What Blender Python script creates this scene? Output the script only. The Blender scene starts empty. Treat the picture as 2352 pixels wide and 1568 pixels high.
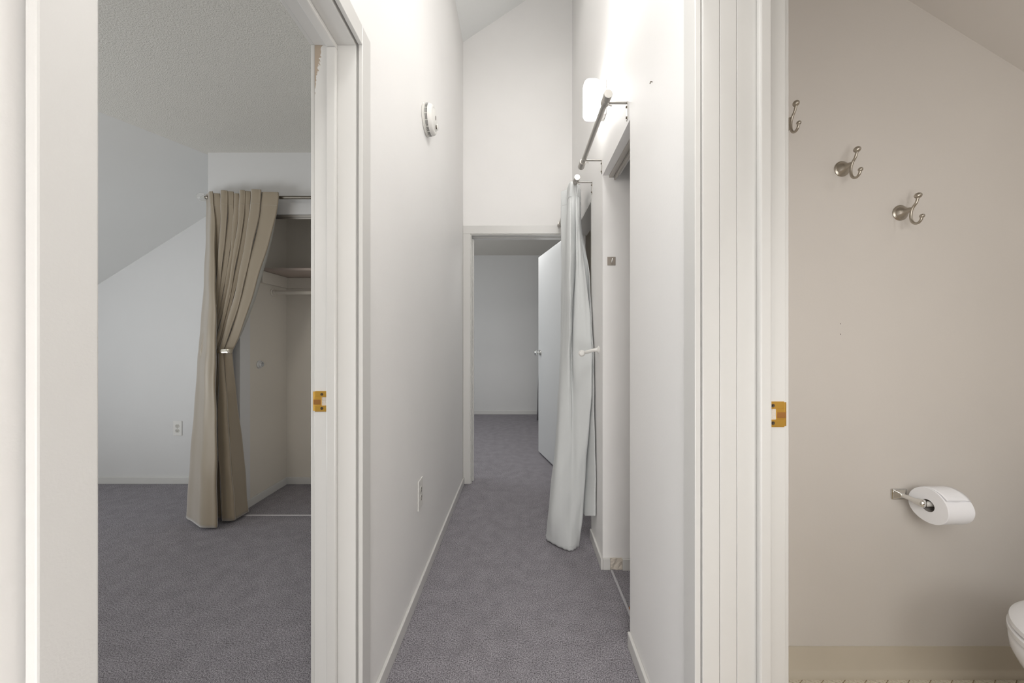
import bpy, bmesh, math, random
from mathutils import Vector, Matrix
random.seed(7)
C = bpy.context.scene
COL = C.collection
PI = math.pi

# ------------------------------------------------------------------ camera
# x = right, y = depth (away from the camera), z = up, metres
CAMZ = 1.165
cam_d = bpy.data.cameras.new('camera'); cam = bpy.data.objects.new('camera', cam_d); COL.objects.link(cam)
cam.location = (0, 0, CAMZ); cam.rotation_euler = (PI/2, 0, 0)
cam_d.sensor_width = 36; cam_d.lens = 36*800/2352
cam_d.shift_x = -9/2352; cam_d.shift_y = 1/2352
cam_d.clip_start = 0.02
C.camera = cam

# ------------------------------------------------------------------ world, lamps, exposure
w = bpy.data.worlds.new('world'); C.world = w; w.use_nodes = True
w.node_tree.nodes['Background'].inputs[0].default_value = (0.9, 0.95, 1, 1)
w.node_tree.nodes['Background'].inputs[1].default_value = 0.3
C.view_settings.view_transform = 'Standard'; C.view_settings.look = 'None'
C.view_settings.exposure = 0.07; C.view_settings.gamma = 1; C.view_settings.use_curve_mapping = False

def area(name, loc, direction, sx, sy, power, col=(1, 1, 1), spread=180):
    d = bpy.data.lights.new(name, 'AREA'); d.shape = 'RECTANGLE'; d.size = sx; d.size_y = sy
    d.energy = power; d.color = col; d.spread = math.radians(spread)
    o = bpy.data.objects.new(name, d); COL.objects.link(o); o.location = loc
    o.rotation_euler = Vector(direction).to_track_quat('-Z', 'Y').to_euler()
    return o
def bulb(name, loc, r, power, col=(1, 1, 1)):
    d = bpy.data.lights.new(name, 'POINT'); d.shadow_soft_size = r; d.energy = power; d.color = col
    o = bpy.data.objects.new(name, d); COL.objects.link(o); o.location = loc
    return o
WARM = (1, .92, .83); DAY = (.93, .97, 1)
bulb('hall_pendant_bulb', (0.20, 1.30, 2.72), .10, 5.2, (1, .985, .965))
area('hall_top_fill', (0.05, 1.45, 3.6), (0, 0, -1), .4, 1.8, 3, (1, .985, .965))  # added overhead fill for the hall walls, no known fixture
bulb('hall_near_fill', (0.08, .60, 1.95), .10, 3.6, (1, .985, .965))  # unseen fill above the frame, added to even out the near hall
area('landing_high_fill', (0.25, -0.3, 3.4), (-.1, .25, -1), .5, .5, 16, (1, .985, .965))  # added high fill behind the camera, not a known skylight
area('landing_low_fill', (0.0, -1.3, .55), (0, 1, -.1), .85, .9, 18, (1, .985, .965))  # added low fill behind the camera for carpet and lower walls
area('bedroom_window_daylight', (-4.0, 1.1, 1.0), (1, .25, .25), 1.0, .8, 13, DAY)
area('bedroom_up_fill', (-3.0, .2, .4), (.2, .2, 1), 1.2, 1.2, 24, DAY)  # upward fill near the floor, added to brighten slope and ceiling
area('bedroom_high_fill', (-1.9, -0.6, 2.0), (.1, .9, -1), .5, .5, 7.5, WARM)  # added warm fill from high behind, no known bedroom fixture
area('far_room_side_fill', (-2.2, 3.9, 1.5), (1, .15, -.05), 1.0, 1.1, 17, DAY)  # soft side fill added for the far room, source unknown
area('far_room_spill_fill', (0.0, 3.65, 2.5), (0, -.35, -1), .6, .6, 12.5, (1, .985, .965))  # added light hidden by the door head, spills into the hall
bulb('bathroom_bulb', (1.72, .40, 1.98), .04, 1.2, (1, .985, .965))
area('bathroom_back_fill', (1.0, -1.3, 1.5), (.1, 1, -.35), .6, 1.2, 10, (1, .985, .965))  # fill added behind the bathroom view to lift the lower wall
area('bathroom_left_fill', (.76, .20, 1.25), (1, .55, -.3), .3, .7, 4.6, (1, .985, .965))  # added fill from the left, pushes the toilet's shadow out of view

# ------------------------------------------------------------------ materials
def newmat(name):
    m = bpy.data.materials.new(name); m.use_nodes = True
    nt = m.node_tree; return m, nt, nt.nodes['Principled BSDF']
def mat(name, col, rough=.6, metal=0, bump=None, spec=.5, vary=0, sheen=0, emit=0, trans=0):
    """bump = (scale, strength, distance)"""
    m, nt, p = newmat(name)
    p.inputs['Base Color'].default_value = (*col, 1)
    p.inputs['Roughness'].default_value = rough; p.inputs['Metallic'].default_value = metal
    p.inputs['Specular IOR Level'].default_value = spec
    if trans: p.inputs['Transmission Weight'].default_value = trans
    if sheen: p.inputs['Sheen Weight'].default_value = sheen
    if emit:
        p.inputs['Emission Color'].default_value = (*col, 1); p.inputs['Emission Strength'].default_value = emit
    tc = nt.nodes.new('ShaderNodeTexCoord')
    if bump:
        n = nt.nodes.new('ShaderNodeTexNoise'); n.inputs['Scale'].default_value = bump[0]; n.inputs['Detail'].default_value = 3
        nt.links.new(tc.outputs['Object'], n.inputs['Vector'])
        b = nt.nodes.new('ShaderNodeBump'); b.inputs['Strength'].default_value = bump[1]; b.inputs['Distance'].default_value = bump[2]
        nt.links.new(n.outputs['Fac'], b.inputs['Height']); nt.links.new(b.outputs['Normal'], p.inputs['Normal'])
    if vary:
        n2 = nt.nodes.new('ShaderNodeTexNoise'); n2.inputs['Scale'].default_value = 2.5; n2.inputs['Detail'].default_value = 4
        nt.links.new(tc.outputs['Object'], n2.inputs['Vector'])
        r = nt.nodes.new('ShaderNodeValToRGB')
        r.color_ramp.elements[0].position = .3; r.color_ramp.elements[1].position = .7
        r.color_ramp.elements[0].color = (*[c*(1-vary) for c in col], 1)
        r.color_ramp.elements[1].color = (*[min(1, c*(1+vary)) for c in col], 1)
        nt.links.new(n2.outputs['Fac'], r.inputs['Fac']); nt.links.new(r.outputs['Color'], p.inputs['Base Color'])
    return m

WALL = mat('wall_paint', (.87, .857, .84), .55, bump=(140, .12, .002), spec=.35, vary=.012)
ROOMW = mat('bedroom_wall_paint', (.70, .695, .685), .6, bump=(140, .10, .002), spec=.3, vary=.012)
SLOPEW = mat('bedroom_slope_lit_paint', (.83, .83, .81), .65, bump=(140, .10, .002), spec=.3, vary=.012)  # bedroom wall paint made lighter, stands in for more light on the slope
CLOSETW = mat('closet_warm_lit_paint', (.72, .675, .60), .7, bump=(140, .10, .002), spec=.2, vary=.015)  # warm reflected light is mixed into this wall colour
BATHW = mat('bathroom_wall_paint', (.68, .64, .595), .45, bump=(110, .12, .002), spec=.4, vary=.015)
TRIM = mat('trim_paint', (.68, .67, .645), .32, bump=(30, .05, .001), spec=.5)
TRIMN = mat('near_trim_paint', (.74, .73, .71), .5, bump=(320, .25, .0008), spec=.4)
POP = mat('popcorn_ceiling', (.74, .715, .66), .9, bump=(200, .85, .0055), spec=.1)
ROOF = mat('sloped_ceiling_paint', (.84, .85, .84), .85, bump=(160, .35, .003), spec=.1)
DOORP = mat('door_paint', (.70, .71, .71), .4, bump=(8, .05, .002))
NICK = mat('brushed_nickel', (.46, .42, .36), .33, 1, bump=(400, .05, .0005))
BRONZE = mat('dark_pewter', (.20, .18, .15), .35, .9)
STEEL = mat('rod_steel', (.50, .48, .45), .38, .85)
CHROME = mat('chrome', (.82, .82, .80), .12, 1)
BRASS = mat('aged_brass', (.66, .38, .07), .38, .75, bump=(200, .2, .0006), vary=.15)
RUST = mat('tarnished_brass', (.36, .16, .04), .5, .5)
HOLE = mat('dark_recess', (.02, .018, .015), .8)
SCREW = mat('dark_screw', (.10, .075, .05), .5, .6)
PLAST = mat('white_plastic', (.78, .765, .73), .35)
PLASTG = mat('outlet_face', (.60, .58, .53), .4)
PORC = mat('porcelain', (.80, .80, .81), .12, spec=.6)
PAPER = mat('toilet_paper', (.92, .92, .94), .95, bump=(500, .2, .001), spec=.1)
CARD = mat('cardboard_core', (.30, .27, .24), .9)
BROWN = mat('taupe_satin_curtain', (.31, .25, .17), .40, bump=(600, .15, .0008), spec=.6, sheen=.9)
LINER = mat('curtain_liner', (.47, .46, .42), .8)
GREYC = mat('pale_grey_curtain', (.63, .645, .64), .62, bump=(600, .12, .0008), spec=.3, sheen=.15)
DARKC = mat('slate_curtain', (.30, .30, .31), .8)
BARE = mat('raw_plaster', (.66, .60, .52), .9, bump=(90, .8, .006))
VBASE = mat('beige_vinyl_base', (.62, .56, .46), .4, vary=.05)
STRIP = mat('threshold_strip', (.50, .49, .51), .5)
STRIPW = mat('white_threshold_strip', (.70, .68, .68), .5)
DEBR = mat('rust_debris', (.30, .13, .05), .9)
GLOW = mat('lamp_glass', (1, .985, .96), .3, emit=14)
CRYST = mat('clear_acrylic', (.95, .95, .93), .05, trans=.85)
GROUT = mat('tan_joint', (.50, .38, .23), .6)
SHELFM = mat('shelf_board', (.50, .42, .37), .6)

def carpet_mat():
    m, nt, p = newmat('grey_violet_carpet')
    p.inputs['Roughness'].default_value = 1; p.inputs['Specular IOR Level'].default_value = .05
    tc = nt.nodes.new('ShaderNodeTexCoord')
    n = nt.nodes.new('ShaderNodeTexNoise'); n.inputs['Scale'].default_value = 235; n.inputs['Detail'].default_value = 6; n.inputs['Roughness'].default_value = .85
    nt.links.new(tc.outputs['Object'], n.inputs['Vector'])
    r = nt.nodes.new('ShaderNodeValToRGB'); e = r.color_ramp.elements
    e[0].position = .40; e[0].color = (.06, .052, .06, 1); e[1].position = .61; e[1].color = (.56, .535, .57, 1)
    nt.links.new(n.outputs['Fac'], r.inputs['Fac'])
    n2 = nt.nodes.new('ShaderNodeTexNoise'); n2.inputs['Scale'].default_value = 14; n2.inputs['Detail'].default_value = 4
    nt.links.new(tc.outputs['Object'], n2.inputs['Vector'])
    mr = nt.nodes.new('ShaderNodeMapRange'); mr.inputs[1].default_value = .35; mr.inputs[2].default_value = .65
    mr.inputs[3].default_value = .92; mr.inputs[4].default_value = 1.07
    nt.links.new(n2.outputs['Fac'], mr.inputs[0])
    mx = nt.nodes.new('ShaderNodeMix'); mx.data_type = 'RGBA'; mx.blend_type = 'MULTIPLY'; mx.inputs[0].default_value = 1
    nt.links.new(r.outputs['Color'], mx.inputs[6]); nt.links.new(mr.outputs[0], mx.inputs[7])
    nt.links.new(mx.outputs[2], p.inputs['Base Color'])
    b = nt.nodes.new('ShaderNodeBump'); b.inputs['Strength'].default_value = .5; b.inputs['Distance'].default_value = .004
    nt.links.new(n.outputs['Fac'], b.inputs['Height']); nt.links.new(b.outputs['Normal'], p.inputs['Normal'])
    return m
CARPET = carpet_mat()

def worn_trim():   # jamb paint rubbed down to bare wood in a tapering patch at the top inner corner
    m, nt, p = newmat('worn_jamb_paint')
    p.inputs['Roughness'].default_value = .35
    tc = nt.nodes.new('ShaderNodeTexCoord'); sp = nt.nodes.new('ShaderNodeSeparateXYZ')
    nt.links.new(tc.outputs['Object'], sp.inputs[0])
    def mth(op, a, b):
        n = nt.nodes.new('ShaderNodeMath'); n.operation = op
        for i, v in enumerate((a, b)):
            if isinstance(v, (int, float)): n.inputs[i].default_value = v
            else: nt.links.new(v, n.inputs[i])
        return n.outputs[0]
    nz = nt.nodes.new('ShaderNodeTexNoise'); nz.inputs['Scale'].default_value = 130; nz.inputs['Detail'].default_value = 5
    nt.links.new(tc.outputs['Object'], nz.inputs['Vector'])
    # width of the patch from the inner edge grows towards the head
    wdt = mth('MULTIPLY', mth('SUBTRACT', sp.outputs['Z'], 1.90), .17)
    dist = mth('ADD', sp.outputs['X'], .5877)
    nn = mth('MULTIPLY', mth('SUBTRACT', nz.outputs['Fac'], .5), .035)
    k = mth('GREATER_THAN', mth('ADD', mth('SUBTRACT', wdt, dist), nn), 0.0)
    k = mth('MULTIPLY', k, mth('GREATER_THAN', sp.outputs['Z'], 1.885))
    mx = nt.nodes.new('ShaderNodeMix'); mx.data_type = 'RGBA'
    nt.links.new(k, mx.inputs[0]); mx.inputs[6].default_value = (.73, .72, .695, 1); mx.inputs[7].default_value = (.45, .37, .29, 1)
    nt.links.new(mx.outputs[2], p.inputs['Base Color'])
    return m
WORN = worn_trim()

# ------------------------------------------------------------------ mesh helpers
def box(bm, x0, x1, y0, y1, z0, z1):
    vs = [bm.verts.new((x, y, z)) for z in (z0, z1) for (x, y) in ((x0, y0), (x1, y0), (x1, y1), (x0, y1))]
    for f in ((3, 2, 1, 0), (4, 5, 6, 7), (0, 1, 5, 4), (1, 2, 6, 5), (2, 3, 7, 6), (3, 0, 4, 7)):
        bm.faces.new([vs[i] for i in f])
def prism(bm, pts, z0, z1):
    n = len(pts)
    a = [bm.verts.new((p[0], p[1], z0 if not callable(z0) else z0(*p))) for p in pts]
    b = [bm.verts.new((p[0], p[1], z1 if not callable(z1) else z1(*p))) for p in pts]
    bm.faces.new(a[::-1]); bm.faces.new(b)
    for i in range(n): bm.faces.new((a[i], a[(i+1) % n], b[(i+1) % n], b[i]))
def frame_axes(d):
    d = d.normalized(); up = Vector((0, 0, 1)) if abs(d.z) < .95 else Vector((1, 0, 0))
    u = d.cross(up).normalized(); return u, d.cross(u).normalized()
def tube(bm, pts, r, n=14, cap=True):
    pts = [Vector(p) for p in pts]; rs = r if isinstance(r, (list, tuple)) else [r]*len(pts)
    rings = []; pu = None
    for i, p in enumerate(pts):
        d = (pts[min(i+1, len(pts)-1)] - pts[max(i-1, 0)]).normalized()
        if pu is None: u, v = frame_axes(d)
        else:
            u = (pu - d*pu.dot(d)).normalized(); v = d.cross(u)
        pu = u
        rings.append([bm.verts.new(p + rs[i]*(math.cos(2*PI*k/n)*u + math.sin(2*PI*k/n)*v)) for k in range(n)])
    for a, b in zip(rings, rings[1:]):
        for k in range(n): bm.faces.new((a[k], a[(k+1) % n], b[(k+1) % n], b[k]))
    if cap: bm.faces.new(rings[0][::-1]); bm.faces.new(rings[-1])
def lathe(bm, base, axis, prof, n=32):
    """prof = [(distance along axis, radius)]"""
    base = Vector(base); axis = Vector(axis).normalized(); u, v = frame_axes(axis)
    rings = []
    for (h, r) in prof:
        r = max(r, 1e-5)
        rings.append([bm.verts.new(base + axis*h + r*(math.cos(2*PI*k/n)*u + math.sin(2*PI*k/n)*v)) for k in range(n)])
    for a, b in zip(rings, rings[1:]):
        for k in range(n): bm.faces.new((a[k], a[(k+1) % n], b[(k+1) % n], b[k]))
    bm.faces.new(rings[0][::-1]); bm.faces.new(rings[-1])
def ball(bm, c, r, sx=1, sy=1, sz=1):
    M = Matrix.Translation(c) @ Matrix.Diagonal((sx, sy, sz, 1))
    bmesh.ops.create_uvsphere(bm, u_segments=20, v_segments=12, radius=r, matrix=M)
def spline(pts, m):
    P = [Vector(p) for p in pts]; out = []
    for i in range(len(P)-1):
        a = P[max(i-1, 0)]; b = P[i]; c = P[i+1]; d = P[min(i+2, len(P)-1)]
        for k in range(m):
            t = k/m; out.append(.5*((2*b)+(c-a)*t+(2*a-5*b+4*c-d)*t*t+(3*b-a-3*c+d)*t**3))
    out.append(P[-1]); return out
def obj(name, bm, m, parent=None, smooth=False, bevel=0, seg=2, kind=None, label=None):
    bmesh.ops.recalc_face_normals(bm, faces=bm.faces[:])
    me = bpy.data.meshes.new(name); bm.to_mesh(me); bm.free(); me.materials.append(m)
    o = bpy.data.objects.new(name, me); COL.objects.link(o)
    if parent: o.parent = parent
    if smooth:
        for f in me.polygons: f.use_smooth = True
        try: me.set_sharp_from_angle(angle=math.radians(42))
        except Exception: pass
    if bevel:
        b = o.modifiers.new('bevel', 'BEVEL'); b.width = bevel; b.segments = seg; b.limit_method = 'ANGLE'; b.harden_normals = False
    if kind: o['kind'] = kind
    if label: o['label'] = label
    return o
def bx(name, m, parent, *dims, bevel=0, kind=None, label=None):
    """one object from one or more boxes"""
    bm = bmesh.new()
    for d in dims: box(bm, *d)
    return obj(name, bm, m, parent, bevel=bevel, kind=kind, label=label)
def thing(name, label, cat, loc=(0, 0, 0), group=None):
    o = bpy.data.objects.new(name, None); COL.objects.link(o); o.empty_display_size = .05
    o.location = loc; o['label'] = label; o['category'] = cat
    if group: o['group'] = group
    return o
def tag(o, label, cat, group=None):
    o['label'] = label; o['category'] = cat
    if group: o['group'] = group
    return o
def struct(name, m, *dims, bevel=0): return bx(name, m, None, *dims, bevel=bevel, kind='structure')
def rel(o):
    """world-coordinate meshes parented to a placed empty: cancel the parent's offset"""
    for c in o.children: c.location = Vector(c.location) - o.location
def dup(root, loc, label):
    r = root.copy(); COL.objects.link(r); r.location = loc; r['label'] = label
    for ch in list(root.children):
        c = ch.copy(); COL.objects.link(c); c.parent = r
        for g in ch.children:
            d = g.copy(); COL.objects.link(d); d.parent = c
    return r

# hall wall planes (the hall runs very slightly to the right)
def XL(y): return -.458 + .0130*(y-1.0165)
def XR(y): return .438 + .0160*(y-1.3)
TOP = 4.6
YE = 2.867            # hall end wall

# ------------------------------------------------------------------ the setting: walls
def wall_seg_left(bm, y0, y1, z0, z1): prism(bm, [(-.5877, y0), (XL(y0), y0), (XL(y1), y1), (-.5877, y1)], z0, z1)
def wall_seg_right(bm, y0, y1, z0, z1, xb): prism(bm, [(XR(y0), y0), (xb, y0), (xb, y1), (XR(y1), y1)], z0, z1)
LD0, LD1, LDZ = .381, 1.0165, 2.03      # doorway to the left bedroom
RD0, RD1, RDZ = .10, .820, 2.03         # doorway to the bathroom
bm = bmesh.new()
wall_seg_left(bm, -1.4, LD0-.019, 0, TOP); wall_seg_left(bm, LD1+.019, YE, 0, TOP); wall_seg_left(bm, LD0-.019, LD1+.019, LDZ+.019, TOP)
obj('wall_left', bm, WALL, kind='structure')
CA0, CA1, CB0, CB1, CZ = 1.339, 1.79, 2.07, 2.75, 2.02   # two closet openings
bm = bmesh.new()
wall_seg_right(bm, -1.4, RD0-.019, 0, TOP, .6355); wall_seg_right(bm, RD0-.019, RD1+.019, RDZ+.019, TOP, .6355)
wall_seg_right(bm, RD1+.019, 1.214, 0, TOP, .6355); wall_seg_right(bm, 1.214, CA0, 0, TOP, .56)
wall_seg_right(bm, CA0, CA1, CZ, TOP, .535); wall_seg_right(bm, CA1, CB0, 0, TOP, .55)
wall_seg_right(bm, CB0, CB1, CZ, TOP, .55); wall_seg_right(bm, CB1, YE, 0, TOP, .55)
obj('wall_right', bm, WALL, kind='structure')
EX0, EX1, EZ = -.3656, .415, 2.043      # doorway in the hall end wall
struct('wall_end', WALL, (-.59, EX0-.019, YE, YE+.12, 0, TOP), (EX1+.019, .56, YE, YE+.12, 0, TOP), (EX0-.019, EX1+.019, YE, YE+.12, EZ+.019, TOP))
struct('wall_back', WALL, (-.59, .64, -1.5, -1.4, 0, TOP))

# hall sloped ceiling
bm = bmesh.new()
def zroof(x, y): return 3.634 + .667*(x+.43)
prism(bm, [(-.60, -1.5), (.60, -1.5), (.60, 3.0), (-.60, 3.0)], zroof, lambda x, y: zroof(x, y)+.1)
obj('ceiling', bm, ROOF, kind='structure')

# floors
struct('floor_carpet', CARPET, (-4.8, .444, -1.5, 5.8, -.05, 0), (.444, 1.6, 1.30, 5.8, -.05, 0))

# left bedroom shell
RY = YE - .002
CF, CFI = 2.38, 2.47      # closet front wall outer / inner plane
CX0, CX1 = -2.104, -1.885   # outer side, opening edge
def zslope(x, y): return 1.674 + .632*(x+3.38)
struct('wall_bedroom_end', ROOMW, (-4.8, CX0+.1, YE, YE+.12, 0, 3.4))
struct('wall_bedroom_back', ROOMW, (-4.8, -.5877, -1.5, -1.4, 0, 3.2))
struct('wall_bedroom_side', ROOMW, (-4.8, -4.7, -1.5, YE, 0, 1.2))
bm = bmesh.new()
prism(bm, [(-4.8, -1.5), (-1.9, -1.5), (-1.9, YE+.1), (-4.8, YE+.1)], zslope, lambda x, y: zslope(x, y)+.1)
obj('ceiling_bedroom_slope', bm, SLOPEW, kind='structure')
def zc(x, y): return 2.400 + .118*(y-1.89)
bm = bmesh.new()
prism(bm, [(-2.75, -1.45), (-.5877, -1.45), (-.5877, 2.42), (-2.75, 2.42)], zc, lambda x, y: zc(x, y)+.08)
obj('ceiling_bedroom_textured', bm, POP, kind='structure')
# closet in the left bedroom
struct('wall_closet_front', ROOMW, (CX0, CX1, CF, CFI, 0, 3.0), (CX1, -.60, CF, CFI, 2.037, 3.0), (CX0, CX0+.10, CFI, YE, 0, 3.0))
struct('wall_closet_inside', CLOSETW, (CX0+.10, CX1, CFI, YE, 0, 2.5), (CX1, -.5877, RY-.003, YE+.1, 0, 2.5), (CX1, -.5877, CFI, YE, 2.42, 2.5))
struct('baseboard_bedroom', TRIM, (-4.7, CX0, YE-.013, YE, 0, .057), bevel=.003)
struct('baseboard_closet', TRIM, (CX1, CX1+.012, CF+.01, RY-.003, 0, .057), (CX1+.012, -.59, RY-.016, RY-.003, 0, .057), bevel=.003)
struct('baseboard_closet_front', TRIM, (CX0, CX1, CF-.012, CF, 0, .057), bevel=.003)

# far room shell
FY = 5.61
struct('wall_far_room_end', ROOMW, (-2.8, 1.6, FY, FY+.1, 0, 2.8))
struct('wall_far_room_left', ROOMW, (-2.9, -2.8, 2.95, FY+.1, 0, 2.8))
struct('wall_far_room_right', ROOMW, (1.5, 1.6, 2.95, FY+.1, 0, 2.8))
struct('wall_far_room_near', ROOMW, (-2.9, EX0-.019, YE+.12, YE+.14, 0, 2.8), (EX1+.019, 1.6, YE+.12, YE+.14, 0, 2.8), (EX0-.019, EX1+.019, YE+.12, YE+.14, EZ+.019, 2.8))
struct('ceiling_far_room', POP, (-2.9, 1.6, YE+.1, FY+.1, 2.56, 2.64))
struct('baseboard_far_room', TRIM, (-2.8, 1.5, FY-.013, FY, 0, .062), bevel=.003)

# right-hand closets
struct('wall_closet_right_first', WALL, (.55, 1.2, CA1, CA1+.10, 0, 2.5), (1.1, 1.2, 1.3, CA1+.1, 0, 2.5), (.56, 1.2, 1.30, CA0-.004, 0, 2.5), (.535, 1.2, 1.3, CA1+.1, 2.45, 2.55))
struct('wall_closet_right_second', CLOSETW, (.55, 1.2, CA1+.10, CA1+.13, 0, 2.5), (1.1, 1.2, CA1+.13, YE, 0, 2.5), (.55, 1.2, YE-.004, YE+.1, 0, 2.5), (.55, 1.2, CA1+.1, YE+.1, 2.45, 2.55))

# bathroom shell
BY = 1.214
struct('wall_bathroom_end', BATHW, (.6355, 2.4, BY, 1.30, 0, 3.1))
struct('wall_bathroom_right', BATHW, (2.3, 2.4, -1.5, BY, 0, 3.1))
struct('wall_bathroom_back', BATHW, (.6355, 2.4, -1.5, -1.4, 0, 3.1))
bm = bmesh.new()
def zb(x, y): return 2.106 - .62*(x-1.77)
prism(bm, [(.98, -1.45), (2.4, -1.45), (2.4, 1.28), (.98, 1.28)], zb, lambda x, y: zb(x, y)+.08)
obj('ceiling_bathroom_slope', bm, BATHW, kind='structure')
struct('ceiling_bathroom', BATHW, (.6355, 1.02, -1.45, 1.28, 2.588, 2.68))
# vinyl cove base with its curved toe
bm = bmesh.new()
prof = [(0, .106), (-.003, .106), (-.004, .03), (-.006, .022), (-.011, .014), (-.013, .005), (-.013, 0), (0, 0)]
vs0 = [bm.verts.new((.6355, BY+y, z)) for y, z in prof]; vs1 = [bm.verts.new((2.3, BY+y, z)) for y, z in prof]
for i in range(len(prof)):
    j = (i+1) % len(prof); bm.faces.new((vs0[i], vs0[j], vs1[j], vs1[i]))
bm.faces.new(vs0); bm.faces.new(vs1[::-1])
obj('baseboard_bathroom', bm, VBASE, kind='structure', smooth=True)
bfloor = struct('floor_bathroom', GROUT, (.444, 2.4, -1.5, 1.30, -.05, -.0025))
# hexagonal tile print, built as separate shallow tiles along the wall
def tile_mat():
    m, nt, p = newmat('mottled_beige_tile'); p.inputs['Roughness'].default_value = .45
    tc = nt.nodes.new('ShaderNodeTexCoord'); n = nt.nodes.new('ShaderNodeTexNoise'); n.inputs['Scale'].default_value = 160; n.inputs['Detail'].default_value = 4
    nt.links.new(tc.outputs['Object'], n.inputs['Vector']); r = nt.nodes.new('ShaderNodeValToRGB'); e = r.color_ramp.elements
    e[0].position = .30; e[0].color = (.52, .42, .29, 1); e[1].position = .50; e[1].color = (.76, .70, .58, 1)
    nt.links.new(n.outputs['Fac'], r.inputs['Fac']); nt.links.new(r.outputs['Color'], p.inputs['Base Color']); return m
TILE = tile_mat()
pitch = .074; side = pitch/math.sqrt(3)
hexme = None
cnt = 0
for row in range(10):
    yc = 1.2273 - row*1.5*side
    for k in range(22):
        xc = .6635 + (k + .5*(row % 2))*pitch
        if hexme is None:
            bm = bmesh.new()
            R = side*.968
            prism(bm, [(R*math.sin(a*PI/3), R*math.cos(a*PI/3)) for a in range(6)][::-1], -.0025, 0)
            o = obj('tile', bm, TILE, bfloor); hexme = o.data
        else:
            o = bpy.data.objects.new('tile', hexme); COL.objects.link(o); o.parent = bfloor
        o.location = (xc, yc, 0)

# ------------------------------------------------------------------ doorway trim
def doorway(name, sgn, x_hall, x_room, y0, y1, zh, jambs, stop, casing_t, mjamb=None, mcas_near=TRIM):
    """casing on both wall faces, jamb boards, door stop; sgn=-1 left wall, +1 right wall."""
    root = None
    lo, hi = lambda a, b: min(a, b), lambda a, b: max(a, b)
    cw = .057; r = .005
    def cas(nm, a, b, mt, ylo, yhi, par, piece):
        x0, x1 = min(a, b), max(a, b)
        dims = {'far': (x0, x1, y1+r, y1+r+cw, 0, zh+r+cw), 'near': (x0, x1, y0-r-.049, y0-r, 0, zh+r+cw), 'head': (x0, x1, y0-r, y1+r, zh+r, zh+r+cw)}[piece]
        return bx(nm, mt, par, dims, bevel=.002)
    root = cas(name, x_hall, x_hall+sgn*casing_t, TRIM, 0, 0, None, 'far'); root['kind'] = 'structure'
    cas('casing', x_hall, x_hall+sgn*casing_t, mcas_near, 0, 0, root, 'near')
    cas('casing', x_hall, x_hall+sgn*casing_t, TRIM, 0, 0, root, 'head')
    for pc in ('far', 'near', 'head'): cas('casing', x_room-sgn*.012, x_room, TRIM, 0, 0, root, pc)
    for (a, b) in jambs:
        x0, x1 = min(a, b), max(a, b); t = .019
        bx('jamb_board', mjamb or TRIM, root, (x0, x1, y1, y1+t, 0, zh+t), bevel=.0012)
        bx('jamb_board', TRIM, root, (x0, x1, y0-t, y0, 0, zh+t), bevel=.0012)
        bx('head_board', TRIM, root, (x0, x1, y0, y1, zh, zh+t), bevel=.0012)
    x0, x1 = min(stop), max(stop)
    bx('door_stop', TRIM, root, (x0, x1, y1-.015, y1, 0, zh-.015), bevel=.004)
    bx('door_stop', TRIM, root, (x0, x1, y0, y0+.012, 0, zh-.015), bevel=.004)
    bx('head_stop', TRIM, root, (x0, x1, y0, y1, zh-.015, zh), bevel=.004)
    return root
t1 = doorway('trim_1', -1, -.4498, -.602, LD0, LD1, LDZ, [(-.468, -.5877)], (-.5185, -.547), .012, mjamb=WORN, mcas_near=TRIMN)
t2 = doorway('trim_2', 1, .4243, .6468, RD0, RD1, RDZ, [(.440, .4795), (.4805, .5198), (.5208, .6350)], (.565, .5926), .014)

# strike plates
def strike(parent, xc, y, zc, sg, w=.040, h=.060):
    """sg: side towards the rounded lip (+1 = +x)"""
    bm = bmesh.new()
    x0, x1 = xc-sg*w/2, xc+sg*w/2
    hx0, hx1 = xc-sg*w*.46, xc-sg*w*.02     # latch hole
    hz = .0125
    def pz(a, b, z0, z1):
        box(bm, min(a, b), max(a, b), y-.0022, y+.0005, z0, z1)
    pz(x0, x1, zc+hz, zc+h/2); pz(x0, x1, zc-h/2, zc-hz); pz(hx1, x1, zc-hz, zc+hz); pz(x0, hx0, zc-hz, zc+hz)
    # rounded lip that wraps over the jamb edge
    prism_pts = [(x1, y-.0022), (x1+sg*.005, y-.0015), (x1+sg*.0085, y+.003), (x1+sg*.0085, y+.004), (x1, y+.0005)]
    prism(bm, prism_pts, zc-h/2+.002, zc+h/2-.002)
    pl = obj('strike_plate', bm, BRASS, parent, bevel=.0007, label='brass strike plate')
    bm = bmesh.new(); box(bm, min(hx0, hx1), max(hx0, hx1), y-.0004, y+.0003, zc-hz, zc+hz)
    obj('latch_hole', bm, BARE, pl)
    bx('lip_groove', RUST, pl, (min(hx1+sg*.001, x1+sg*.004), max(hx1+sg*.001, x1+sg*.004), y-.0027, y-.0012, zc-.009, zc+.005), bevel=.0006)
    for s in (-1, 1):
        bm = bmesh.new(); lathe(bm, (xc-sg*.002 if sg < 0 else xc-sg*.009, y-.0012, zc+s*.0205), (0, -1, 0), [(0, .0042), (.0016, .0042), (.0018, .0028), (.0010, .0012)], 14)
        obj('screw', bm, SCREW, pl, smooth=True)
    return pl
strike(t1, -.5672, LD1, .992, -1, .037)
strike(t2, .6125, RD1, .995, 1, .036)

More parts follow.
